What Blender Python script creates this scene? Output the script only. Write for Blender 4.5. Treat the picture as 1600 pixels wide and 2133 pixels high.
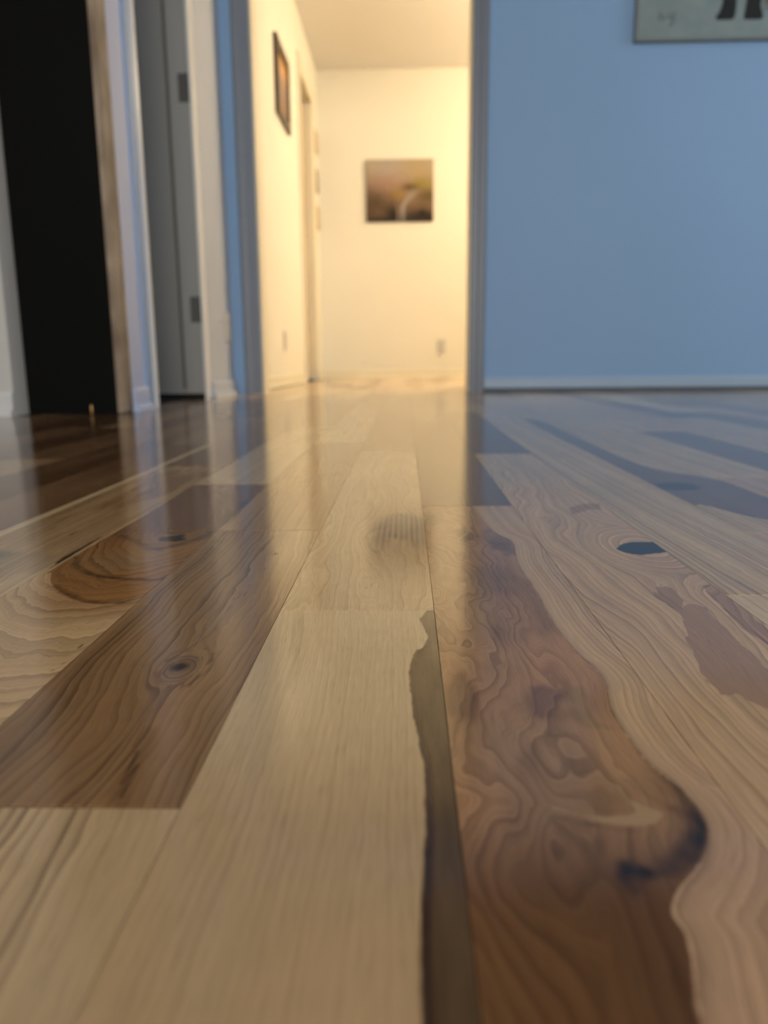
import bpy, bmesh, math, random
import numpy as np
from mathutils import Matrix, Vector

# ------------------------------------------------------------------ scene, camera, light
for o in list(bpy.data.objects):
    bpy.data.objects.remove(o)
SC = bpy.context.scene
COL = SC.collection
SC.view_settings.view_transform = 'Standard'
SC.view_settings.look = 'None'
SC.view_settings.gamma = 1.0
SC.view_settings.use_curve_mapping = False
SC.view_settings.exposure = 0.0
SC.cycles.use_denoising = True
SC.cycles.max_bounces = 4
SC.cycles.diffuse_bounces = 3
SC.cycles.glossy_bounces = 3
SC.cycles.use_adaptive_sampling = True
SC.cycles.adaptive_threshold = 0.08
SC.cycles.adaptive_min_samples = 12
SC.cycles.sample_clamp_indirect = 6.0
SC.cycles.caustics_reflective = False

CAM_H = 0.132
cam_data = bpy.data.cameras.new('camera')
cam_data.sensor_fit = 'HORIZONTAL'
cam_data.sensor_width = 36.0
cam_data.lens = 36.0 * 1580.0 / 1600.0
cam_data.clip_start = 0.01
cam_data.clip_end = 60
cam_data.dof.use_dof = True
cam_data.dof.focus_distance = 0.40
cam_data.dof.aperture_fstop = 10.0
cam = bpy.data.objects.new('camera', cam_data)
COL.objects.link(cam)
fwd = Vector((45.0, 313.5, -1580.0)).normalized()          # plank direction seen by the camera
up = Vector((-70.0, 7830.0, 1580.0))
up = (up - up.dot(fwd) * fwd).normalized()
right = fwd.cross(up)
M = Matrix((right, fwd, up)).to_4x4()
M.translation = Vector((0, 0, CAM_H))
cam.matrix_world = M
SC.camera = cam

world = bpy.data.worlds.new('world')
SC.world = world
world.use_nodes = True
world.node_tree.nodes['Background'].inputs['Color'].default_value = (0.40, 0.56, 0.85, 1)
world.node_tree.nodes['Background'].inputs['Strength'].default_value = 0.3


def area_light(name, loc, target, sx, sy, power, color, shape='RECTANGLE'):
    ld = bpy.data.lights.new(name, 'AREA')
    ld.shape = shape
    ld.size = sx
    ld.size_y = sy
    ld.energy = power
    ld.color = color
    lo = bpy.data.objects.new(name, ld)
    lo.location = loc
    d = Vector(target) - Vector(loc)
    lo.rotation_euler = d.to_track_quat('-Z', 'Y').to_euler()
    COL.objects.link(lo)
    return lo


# dusk daylight through the window in the wall behind the camera; warm lamp in the hall
area_light('window_daylight', (0.9, -4.55, 1.45), (0.9, 3.0, 1.0), 2.2, 1.3, 185, (1.0, 0.935, 0.82))
area_light('side_fill_light', (2.95, 2.30, 1.45), (0.0, 2.0, 0.9), 1.2, 1.3, 13, (0.93, 0.965, 1.0))  # added fill from the right, evens out floor and wall brightness
ld = bpy.data.lights.new('hall_lamp_light', 'POINT')
ld.energy = 146
ld.color = (1.0, 0.765, 0.47)
ld.shadow_soft_size = 0.12
lo = bpy.data.objects.new('hall_lamp_light', ld)
lo.location = (1.60, 5.0, 2.05)
COL.objects.link(lo)


# ------------------------------------------------------------------ helpers
def tag(o, label=None, cat=None, group=None, kind=None):
    if label: o['label'] = label
    if cat: o['category'] = cat
    if group: o['group'] = group
    if kind: o['kind'] = kind
    return o


def link(name, mesh, mat=None, parent=None):
    o = bpy.data.objects.new(name, mesh)
    COL.objects.link(o)
    if mat is not None:
        mesh.materials.append(mat)
    if parent is not None:
        o.parent = parent
        o.matrix_parent_inverse = Matrix.Translation(-parent.location) if parent.type == 'EMPTY' else Matrix()
    return o


def empty(name, loc):
    o = bpy.data.objects.new(name, None)
    o.location = loc
    o.empty_display_size = 0.05
    COL.objects.link(o)
    return o


def bm_box(bm, x0, x1, y0, y1, z0, z1, bev=0.0):
    vs = [bm.verts.new((x, y, z)) for x in (x0, x1) for y in (y0, y1) for z in (z0, z1)]
    q = [(0, 1, 3, 2), (4, 6, 7, 5), (0, 4, 5, 1), (2, 3, 7, 6), (0, 2, 6, 4), (1, 5, 7, 3)]
    fs = [bm.faces.new([vs[i] for i in f]) for f in q]
    if bev:
        es = {e for f in fs for e in f.edges}
        bmesh.ops.bevel(bm, geom=list(es), offset=bev, segments=2, affect='EDGES', profile=0.6)


def box(name, x0, x1, y0, y1, z0, z1, mat, parent=None, bev=0.0):
    bm = bmesh.new()
    bm_box(bm, x0, x1, y0, y1, z0, z1, bev)
    return bm_obj(name, bm, mat, parent)


def bm_obj(name, bm, mat, parent=None, smooth=False):
    bmesh.ops.recalc_face_normals(bm, faces=bm.faces)
    me = bpy.data.meshes.new(name)
    bm.to_mesh(me)
    bm.free()
    if smooth:
        for p in me.polygons: p.use_smooth = True
    return link(name, me, mat, parent)


def extrude_profile(name, prof, axis, a0, a1, mat, parent=None):
    """closed 2-D profile swept along an axis: 'z' -> prof is (x,y); 'x' -> (y,z); 'y' -> (x,z)"""
    def P(p, t):
        return {'z': (p[0], p[1], t), 'x': (t, p[0], p[1]), 'y': (p[0], t, p[1])}[axis]
    bm = bmesh.new()
    A = [bm.verts.new(P(p, a0)) for p in prof]
    B = [bm.verts.new(P(p, a1)) for p in prof]
    n = len(prof)
    for i in range(n):
        bm.faces.new((A[i], A[(i + 1) % n], B[(i + 1) % n], B[i]))
    bm.faces.new(A[::-1]); bm.faces.new(B)
    return bm_obj(name, bm, mat, parent)


def struct(o):
    o['kind'] = 'structure'
    return o


# ------------------------------------------------------------------ node helpers
class NT:
    def __init__(s, name):
        s.mat = bpy.data.materials.new(name)
        s.mat.use_nodes = True
        s.t = s.mat.node_tree
        s.bsdf = s.t.nodes['Principled BSDF']

    def node(s, typ, **kw):
        n = s.t.nodes.new(typ)
        for k, v in kw.items(): setattr(n, k, v)
        return n

    def put(s, sock, v):
        if isinstance(v, bpy.types.NodeSocket): s.t.links.new(v, sock)
        elif isinstance(v, (tuple, list)):
            sock.default_value = tuple(v) + ((1.0,) if sock.type == 'RGBA' and len(v) == 3 else ())
        else: sock.default_value = v

    def m(s, op, *a, clamp=False):
        n = s.node('ShaderNodeMath', operation=op, use_clamp=clamp)
        for i, v in enumerate(a): s.put(n.inputs[i], v)
        return n.outputs[0]

    def add(s, a, b): return s.m('ADD', a, b)
    def sub(s, a, b): return s.m('SUBTRACT', a, b)
    def mul(s, a, b): return s.m('MULTIPLY', a, b)

    def sstep(s, v, a, b, lo=0.0, hi=1.0):
        n = s.node('ShaderNodeMapRange', interpolation_type='SMOOTHSTEP')
        s.put(n.inputs['Value'], v)
        n.inputs['From Min'].default_value = a; n.inputs['From Max'].default_value = b
        n.inputs['To Min'].default_value = lo; n.inputs['To Max'].default_value = hi
        return n.outputs[0]

    def noise(s, vec, scale=1.0, detail=2.0, rough=0.5, dist=0.0):
        n = s.node('ShaderNodeTexNoise')
        s.put(n.inputs['Vector'], vec)
        n.inputs['Scale'].default_value = scale
        n.inputs['Detail'].default_value = detail
        n.inputs['Roughness'].default_value = rough
        n.inputs['Distortion'].default_value = dist
        return n.outputs['Fac']

    def vec(s, x, y, z=0.0):
        n = s.node('ShaderNodeCombineXYZ')
        for i, v in enumerate((x, y, z)): s.put(n.inputs[i], v)
        return n.outputs[0]

    def vmul(s, v, k):
        n = s.node('ShaderNodeVectorMath', operation='MULTIPLY')
        s.put(n.inputs[0], v); n.inputs[1].default_value = k
        return n.outputs[0]

    def attr(s, name):
        return s.node('ShaderNodeAttribute', attribute_name=name)

    def mix(s, f, a, b, blend='MIX'):
        n = s.node('ShaderNodeMix', data_type='RGBA', blend_type=blend)
        s.put(n.inputs[0], f); s.put(n.inputs[6], a); s.put(n.inputs[7], b)
        return n.outputs[2]

    def scale_color(s, c, f):
        n = s.node('ShaderNodeVectorMath', operation='SCALE')
        s.put(n.inputs[0], c); s.put(n.inputs['Scale'], f)
        return n.outputs[0]

    def sep(s, v):
        n = s.node('ShaderNodeSeparateXYZ'); s.put(n.inputs[0], v)
        return n.outputs

    def coord(s, kind='Object'):
        return s.node('ShaderNodeTexCoord').outputs[kind]

    def bump(s, h, dist, strength=1.0):
        n = s.node('ShaderNodeBump')
        s.put(n.inputs['Height'], h)
        n.inputs['Distance'].default_value = dist
        n.inputs['Strength'].default_value = strength
        s.t.links.new(n.outputs[0], s.bsdf.inputs['Normal'])

    def out(s, color=None, rough=None, spec=None, coat=None):
        if color is not None: s.put(s.bsdf.inputs['Base Color'], color)
        if rough is not None: s.put(s.bsdf.inputs['Roughness'], rough)
        if spec is not None: s.put(s.bsdf.inputs['Specular IOR Level'], spec)
        return s.mat


def painted(name, col, rough=0.55, bump=0.0004, scale=90, spec=0.4):
    n = NT(name)
    c = n.coord()
    g = n.noise(c, 1.7 if bump else scale, 1, 0.5)
    k = n.add(n.mul(n.sub(g, 0.5), 0.07), 1.0)
    return n.out(n.scale_color(col, k), rough, spec)


# ------------------------------------------------------------------ hickory
def make_hickory():
    n = NT('hickory_lacquered')
    pc = n.attr('pc').outputs['Vector']
    ph = n.attr('ph').outputs['Fac']
    ht = n.attr('ht').outputs['Fac']
    hn = n.attr('hn').outputs['Fac']
    st = n.attr('st').outputs['Fac']
    rg = n.attr('rg').outputs['Fac']
    ca = n.attr('ca').outputs['Color']
    cb = n.attr('cb').outputs['Color']
    px, py, pz = n.sep(pc)
    # ring phase with small wobble
    w1 = n.noise(n.vmul(pc, (45, 7, 1)), 1, 1, 0.5)
    w2 = n.noise(n.vmul(pc, (260, 60, 1)), 1, 0, 0.55)
    ph2 = n.add(ph, n.add(n.mul(n.sub(w1, 0.5), 0.8), n.mul(n.sub(w2, 0.5), 0.34)))
    cell = n.m('FLOOR', ph2)
    t = n.sub(ph2, cell)
    wn = n.node('ShaderNodeTexWhiteNoise', noise_dimensions='2D')
    n.put(wn.inputs['Vector'], n.vec(cell, pz))
    wnc = n.sep(wn.outputs['Color'])
    amp = n.add(n.mul(n.mul(wnc[0], wnc[0]), 0.85), 0.18)
    line = n.mul(n.sstep(t, 0.35, 0.92), n.sstep(t, 0.94, 1.0, 1.0, 0.0))
    glow = n.mul(n.sstep(t, 0.0, 0.22, 1.0, 0.0), rg)
    line = n.mul(n.mul(line, amp), rg)
    # fibres run along the rings
    fib = n.noise(n.vec(n.mul(ph2, 7.0), n.mul(py, 22.0), pz), 1, 2, 0.65)
    fib2 = n.noise(n.vec(n.mul(px, 1600.0), n.mul(py, 60.0), pz), 1, 1, 0.6)
    blot = n.noise(n.vmul(pc, (16, 5, 1)), 1, 1, 0.5)
    big = n.noise(n.vmul(pc, (13, 1.6, 1)), 1, 2, 0.55)
    fine = n.noise(n.vmul(pc, (300, 120, 1)), 1, 1, 0.6)
    hv = n.add(ht, n.add(n.mul(hn, n.sub(big, 0.5)), n.mul(n.sub(fine, 0.5), 0.0012)))
    soft = n.add(n.mul(hn, 0.08), 0.0004)
    hm = n.m('DIVIDE', hv, soft)
    hm = n.sstep(hm, -1.0, 1.0)
    col = n.mix(hm, ca, cb)
    shade = n.sub(1.0, n.mul(line, 0.42))
    shade = n.mul(shade, n.add(1.0, n.mul(n.mul(n.sub(wnc[1], 0.5), rg), 0.26)))
    shade = n.add(shade, n.mul(glow, 0.09))
    shade = n.mul(shade, n.add(1.0, n.mul(n.sub(fib, 0.5), 0.36)))
    shade = n.mul(shade, n.add(1.0, n.mul(n.sub(fib2, 0.5), 0.24)))
    pore = n.noise(n.vec(n.mul(ph2, 13.0), n.mul(py, 75.0), pz), 1, 0, 0.5)
    shade = n.mul(shade, n.sub(1.0, n.mul(n.sstep(pore, 0.62, 0.80), 0.20)))
    shade = n.mul(shade, n.add(1.0, n.mul(n.sub(blot, 0.5), 0.30)))
    col = n.scale_color(col, shade)
    # line tint: rings are redder than the wood between them
    col = n.mix(n.mul(line, 0.35), col, n.mix(1.0, col, (1.0, 0.80, 0.66, 1), 'MULTIPLY'))
    sw = n.add(st, n.mul(n.sub(fine, 0.5), 0.25))
    dark = n.mul(n.sstep(sw, 0.12, 0.95), n.sstep(st, 0.0, 0.15))
    ink = n.mix(n.sstep(sw, 0.75, 1.15), (0.070, 0.034, 0.020, 1), (0.013, 0.012, 0.014, 1))
    col = n.mix(dark, col, ink)
    lite = n.mul(n.sstep(n.mul(sw, -1.0), 0.15, 0.9), n.sstep(n.mul(st, -1.0), 0.0, 0.15))
    col = n.mix(lite, col, (0.50, 0.32, 0.165, 1))
    # pinhole flecks
    vor = n.node('ShaderNodeTexVoronoi', feature='F1')
    n.put(vor.inputs['Vector'], n.vmul(pc, (42, 16, 1))); vor.inputs['Scale'].default_value = 1.0
    wn2 = n.sep(vor.outputs['Color'])
    fl = n.mul(n.sstep(vor.outputs['Distance'], 0.02, 0.05, 1, 0), n.sstep(wn2[0], 0.90, 0.92))
    col = n.mix(n.mul(fl, 0.75), col, (0.05, 0.03, 0.02, 1))
    h = n.add(n.mul(line, -0.6), n.add(n.mul(fib, 0.35), n.mul(fib2, 0.25)))
    n.bump(h, 0.00005, 0.5)
    rough = n.add(0.095, n.mul(fib, 0.05))
    return n.out(col, rough, 0.50)


HICK = make_hickory()
PLANK_T = 0.014
PW = 0.0834
SEAM0 = 0.015


def c_left(c): return SEAM0 + PW * (c - 1)
def c_right(c): return SEAM0 + PW * c


def vnoise(x, y, seed):
    """smooth value noise in 0..1"""
    xi = np.floor(x).astype(np.int64); yi = np.floor(y).astype(np.int64)
    fx = x - xi; fy = y - yi
    fx = fx * fx * fx * (fx * (fx * 6 - 15) + 10); fy = fy * fy * fy * (fy * (fy * 6 - 15) + 10)

    def h(a, b):
        k = (a * 374761393 + b * 668265263 + seed * 974711) & 0x7fffffff
        k = ((k ^ (k >> 13)) * 1274126177) & 0x7fffffff
        k = k ^ (k >> 16)
        return (k & 0xffff) / 65535.0
    return (h(xi, yi) * (1 - fx) + h(xi + 1, yi) * fx) * (1 - fy) + (h(xi, yi + 1) * (1 - fx) + h(xi + 1, yi + 1) * fx) * fy


def fbm(x, y, seed, o=3):
    v = 0; a = 1; s = 0
    for i in range(o):
        v = v + a * vnoise(x * 2 ** i, y * 2 ** i, seed + i * 17); s += a; a *= 0.5
    return v / s


def seg_dist(x, y, pts, closed=False):
    d = np.full(x.shape, 1e9)
    n = len(pts)
    for i in range(n if closed else n - 1):
        (ax, ay), (bx, by) = pts[i], pts[(i + 1) % n]
        vx, vy = bx - ax, by - ay
        t = np.clip(((x - ax) * vx + (y - ay) * vy) / (vx * vx + vy * vy + 1e-12), 0, 1)
        d = np.minimum(d, np.hypot(x - ax - t * vx, y - ay - t * vy))
    return d


def poly_sdf(x, y, pts):
    """signed distance, positive inside"""
    d = seg_dist(x, y, pts, True)
    ins = np.zeros(x.shape, bool)
    n = len(pts)
    for i in range(n):
        (ax, ay), (bx, by) = pts[i], pts[(i + 1) % n]
        if abs(by - ay) < 1e-9: continue
        cnd = ((ay > y) != (by > y)) & (x < (bx - ax) * (y - ay) / (by - ay) + ax)
        ins ^= cnd
    return np.where(ins, d, -d)


def sm(x, a, b):
    t = np.clip((x - a) / (b - a), 0, 1)
    return t * t * (3 - 2 * t)


def gauss(x, y, cx, cy, sx, sy):
    return np.exp(-0.5 * (((x - cx) / sx) ** 2 + ((y - cy) / sy) ** 2))


def smooth_curve(pts, n=4):
    """Catmull-Rom through the points"""
    P = [pts[0]] + list(pts) + [pts[-1]]
    out = []
    for i in range(1, len(P) - 2):
        p0, p1, p2, p3 = [np.array(P[i + k], float) for k in (-1, 0, 1, 2)]
        for k in range(n):
            t = k / n
            out.append(tuple(0.5 * ((2 * p1) + (-p0 + p2) * t + (2 * p0 - 5 * p1 + 4 * p2 - p3) * t * t + (-p0 + 3 * p1 - 3 * p2 + p3) * t ** 3)))
    out.append(tuple(pts[-1]))
    return out


def set_attr(me, name, typ, arr):
    a = me.attributes.new(name, typ, 'POINT')
    key = {'FLOAT': 'value', 'FLOAT_VECTOR': 'vector', 'FLOAT_COLOR': 'color'}[typ]
    a.data.foreach_set(key, np.asarray(arr, np.float32).ravel())


def plank_grid(x0, x1, ys, nx, gap=0.00014, egap=0.00055):
    """vertices and faces of a plank: a top grid with sides down to its underside"""
    xs = np.linspace(x0 + gap, x1 - gap, nx)
    ys = np.array(ys, float).copy(); ys[0] += egap; ys[-1] -= egap
    X, Y = np.meshgrid(xs, ys)
    ny = len(ys)
    top = np.stack([X.ravel(), Y.ravel(), np.zeros(nx * ny)], 1)
    i = np.arange(ny - 1)[:, None] * nx + np.arange(nx - 1)[None, :]
    faces = np.stack([i, i + 1, i + 1 + nx, i + nx], -1).reshape(-1, 4).tolist()
    loop = list(range(nx)) + [r * nx + nx - 1 for r in range(1, ny)] + \
        [(ny - 1) * nx + k for k in range(nx - 2, -1, -1)] + [r * nx for r in range(ny - 2, 0, -1)]
    base = nx * ny
    bot = top[loop].copy(); bot[:, 2] = -PLANK_T
    L = len(loop)
    for k in range(L):
        k2 = (k + 1) % L
        faces.append([loop[k2], loop[k], base + k, base + k2])
    verts = np.concatenate([top, bot])
    return verts, faces, loop


def build_plank(x0, x1, y0, y1, field, seed, nx=2, ys=None, parent=None):
    if ys is None: ys = [y0, y1]
    v, f, loop = plank_grid(x0, x1, ys, nx)
    X, Y = v[:, 0], v[:, 1]
    F = field(X, Y)
    me = bpy.data.meshes.new('plank')
    me.from_pydata(v.tolist(), [], f)
    N = len(v)
    put_fields(me, X, Y, F, seed, N)
    return link('plank', me, HICK, parent)


def put_fields(me, X, Y, F, seed, N):
    def full(k, d): return np.broadcast_to(np.asarray(F.get(k, d), float), (N,))
    for k, d in (('ph', 0), ('ht', -1), ('hn', 0.004), ('st', 0), ('rg', 1)):
        set_attr(me, k, 'FLOAT', full(k, d))
    off = np.broadcast_to(np.asarray(seed, float), (N,))
    set_attr(me, 'pc', 'FLOAT_VECTOR', np.stack([X + off * 3.17, Y + off * 7.31, off], 1))
    for k in ('ca', 'cb'):
        c = np.asarray(F[k], float)
        if c.ndim == 1: c = np.broadcast_to(c, (N, 3))
        set_attr(me, k, 'FLOAT_COLOR', np.concatenate([c, np.ones((N, 1))], 1))


def adapt_ys(y0, y1):
    ys = [y0]
    while ys[-1] < y1:
        y = max(ys[-1], 0.12)
        ys.append(ys[-1] + min(0.006, 0.0009 + 0.0045 * (y - 0.12)))
    ys[-1] = y1
    return ys


# wood colours (albedo)
PALE = np.array((0.64, 0.455, 0.255))
CREAM = np.array((0.735, 0.55, 0.32))
PINK = np.array((0.59, 0.375, 0.23))
TAN = np.array((0.40, 0.245, 0.12))
BROWN = np.array((0.26, 0.14, 0.062))
DARK = np.array((0.14, 0.068, 0.028))
PLUM = np.array((0.215, 0.13, 0.08))


def mixc(a, b, f):
    f = np.asarray(f)[:, None]
    return a * (1 - f) + b * f


# ---- the planks in front of the lens, each with its own figure (x across, y along, metres)
def f_center(x, y):
    edge = smooth_curve([(0.0135, 0.40), (0.0115, 0.3933), (0.0076, 0.3762), (0.0100, 0.3570), (0.0092, 0.3433), (0.0038, 0.3305), (0.0010, 0.3095),
            (0.0010, 0.2951), (0.0024, 0.2709), (0.0042, 0.2477), (0.0059, 0.2287), (0.0056, 0.2157), (0.0054, 0.1979),
            (0.0042, 0.1785), (0.0033, 0.1613), (0.0029, 0.1430), (0.0029, 0.1310), (0.0031, 0.1141), (0.004, 0.0)])
    d = poly_sdf(x, y, edge + [(0.1, 0.0), (0.1, 0.40)])
    d = d + 0.0011 * (fbm(x * 420, y * 130, 8) - 0.5) * 2 * sm(y, 0.2, 0.3)
    wig = fbm(x * 30, y * 7, 5, 2)
    ph = (x + 0.004 * (wig - 0.5) * 2 + 0.010 * np.sin((y - 0.30) * 8) * sm(y, .22, .4)) / 0.0030
    st = 1.0 * np.exp(-((d - 0.0012) / 0.0019) ** 2) * sm(d, -0.0002, 0.0006) * (0.30 + 0.70 * sm(y, 0.31, 0.24))
    st = st + 0.40 * gauss(x, y, 0.0075, 0.335, 0.004, 0.03) * sm(d, 0, 0.001)
    cb = mixc(np.array((0.13, 0.078, 0.036)), np.array((0.165, 0.118, 0.058)), sm(y, .24, .33))
    cb = cb * (0.65 + 0.7 * fbm(x * 160, y * 30, 6))[:, None]
    ca = mixc(CREAM, PALE * np.array((0.98, 0.95, 0.93)), sm(y, .30, .18))
    return dict(ph=ph, ht=d, hn=0.0006, st=st, rg=0.26, ca=ca, cb=cb)


def f_center_far(x, y):
    wig = fbm(x * 30, y * 7, 9)
    ph = (x + 0.018 * (wig - 0.5) * 2) / 0.006
    r = np.hypot((x + 0.030) / 0.010, (y - 0.44) / 0.045)
    ph = ph + 1.8 * np.exp(-r * r * 0.6)
    s = poly_sdf(x, y, [(-0.0243, 0.5530), (-0.0246, 0.6173), (-0.0195, 0.6400), (-0.0127, 0.6580), (0.0020, 0.6641), (0.0160, 0.6337),
                        (0.0145, 0.5527), (0.0084, 0.5273), (-0.0015, 0.5528), (-0.0110, 0.5620), (-0.0163, 0.5274), (-0.0200, 0.5195)])
    g = sm(s, -0.006, 0.010) * (0.55 + 0.45 * np.sin(x * 1500 + 3 * wig))
    ca = mixc(PALE * 1.06, np.array((0.22, 0.21, 0.185)), np.clip(g, 0, 1) * 0.95)
    ca = mixc(ca, TAN, 0.75 * sm(y, 1.08, 1.16) * sm(fbm(x * 30, y * 8, 77), .35, .6))
    return dict(ph=ph, ht=-1, hn=0, st=0, rg=0.55, ca=ca, cb=BROWN)


def f_left_brown(x, y):
    kx, ky = -0.1000, 0.3125
    X = x - kx + 0.03 * (ky - y) * 0.0; Yk = (y - ky) / 2.1
    wig = fbm(x * 25, y * 8, 21)
    r2 = X * X + Yk * Yk + 1e-7
    R = 0.0088
    psi = X * (1 - R * R / np.maximum(r2, R * R)) + 0.010 * (wig - 0.5) * 2
    psi = psi + np.sign(X) * 0.0035 * np.exp(-(Yk / 0.03) ** 2) * np.exp(-(X / 0.02) ** 2)
    inside = sm(np.sqrt(r2), R * 1.08, R * 0.80)
    ph = psi / 0.0040
    rings = np.hypot(x + 0.1000, (y - 0.312) / 1.7) / 0.0022
    ph = np.where(inside > 0.5, rings + 40, ph)
    k1 = gauss(x, y, -0.1010, 0.3135, 0.0026, 0.0032)
    k2 = gauss(x, y, -0.1000, 0.3180, 0.0065, 0.0095)
    streak = poly_sdf(x, y, [(-0.0937, 0.2551), (-0.0930, 0.2418), (-0.0929, 0.2298), (-0.0918, 0.2188), (-0.0929, 0.2153), (-0.0887, 0.2055),
                             (-0.0855, 0.2056), (-0.0878, 0.2104), (-0.0883, 0.2197), (-0.0895, 0.2318), (-0.0907, 0.2461)])
    cr = np.minimum(seg_dist(x, y, [(-0.0933, 0.2398), (-0.0920, 0.2260), (-0.0918, 0.2188)]), seg_dist(x, y, [(-0.0902, 0.2308), (-0.0893, 0.2171), (-0.0885, 0.2112)]))
    vee = np.minimum(seg_dist(x, y, smooth_curve([(-0.1037, 0.3703), (-0.1005, 0.3467), (-0.1050, 0.3293), (-0.1092, 0.3203)])),
                     seg_dist(x, y, smooth_curve([(-0.0977, 0.4134), (-0.0971, 0.3593), (-0.0983, 0.3467), (-0.0898, 0.3276), (-0.0867, 0.3153), (-0.0880, 0.3054), (-0.0926, 0.2930)])))
    low = seg_dist(x, y, smooth_curve([(-0.1090, 0.308), (-0.1032, 0.2915), (-0.0993, 0.2774), (-0.0984, 0.2609), (-0.0960, 0.2439)]))
    tick = np.full(x.shape, 1e9)
    for tx, ty, l in ((-0.0985, 0.412, .012), (-0.0962, 0.414, .013), (-0.0940, 0.416, .012), (-0.0970, 0.285, .009), (-0.0945, 0.2855, .011),
                      (-0.0905, 0.292, .016), (-0.0995, 0.288, .007), (-0.0950, 0.334, .007), (-0.0925, 0.333, .007), (-0.0893, 0.316, .016), (-0.1065, 0.3, .008)):
        tick = np.minimum(tick, seg_dist(x, y, [(tx, ty), (tx + 0.0006, ty + l)]))
    st = 0.85 * k1 + 0.38 * k2 + 0.75 * np.exp(-(cr / 0.0009) ** 2) + 0.46 * np.exp(-(vee / 0.0013) ** 2) + 0.34 * np.exp(-(low / 0.0024) ** 2)
    st = np.maximum(st, 0.62 * np.exp(-(tick / 0.00055) ** 2))
    st = np.maximum(st, 0.9 * gauss(x, y, -0.0919, 0.5151, 0.0016, 0.004))
    d = sm(streak, -0.006, 0.004)
    pinkz = np.exp(-((x + 0.098) / 0.008) ** 2) * sm(y, .33, .40)
    b = 0.45 * sm(x, -0.085, -0.15) + 0.55 * sm(y, 0.40, 0.22)
    ca = mixc(TAN * np.array((1.02, 1.0, 0.98)), BROWN * 1.0, np.clip(b, 0, 1))
    ca = mixc(ca, PALE * .88, 0.7 * sm(y, 0.40, 0.56) * sm(x, -0.125, -0.085))
    ca = mixc(ca, np.array((.31, .20, .14)), 0.55 * pinkz)
    ca = mixc(ca, DARK, 0.65 * d)
    ca = mixc(ca, np.array((.30, .175, .11)), inside * 0.6)
    return dict(ph=ph, ht=-1, hn=0, st=st, rg=1.15, ca=ca, cb=BROWN)


def f_left_low(x, y):
    wig = fbm(x * 20, y * 10, 31)
    ph = (x + 0.12 * (y - 0.1) + 0.006 * (wig - 0.5) * 2) / 0.0040
    ca = mixc(PALE, PALE * np.array((.94, .92, .90)), wig)
    return dict(ph=ph, ht=-1, hn=0, st=0, rg=1.25 * sm(x, -0.070, -0.10) + .15, ca=ca, cb=BROWN)


HEART1 = [(0.0619, 0.72), (0.0619, 0.6932), (0.0621, 0.6586), (0.0689, 0.5848), (0.0788, 0.5518), (0.0752, 0.5043), (0.0740, 0.4715), (0.0758, 0.4251), (0.0753, 0.3764),
          (0.0780, 0.3372), (0.0824, 0.3143), (0.0830, 0.2984), (0.0795, 0.2781), (0.0787, 0.2574), (0.0807, 0.2339), (0.0859, 0.2184), (0.0871, 0.2024),
          (0.0838, 0.1922), (0.0788, 0.1837), (0.0737, 0.1775), (0.0703, 0.1741), (0.0643, 0.1646), (0.0649, 0.1561), (0.0629, 0.1465), (0.0593, 0.1321), (0.056, 0.10), (0.054, 0.0)]


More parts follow.
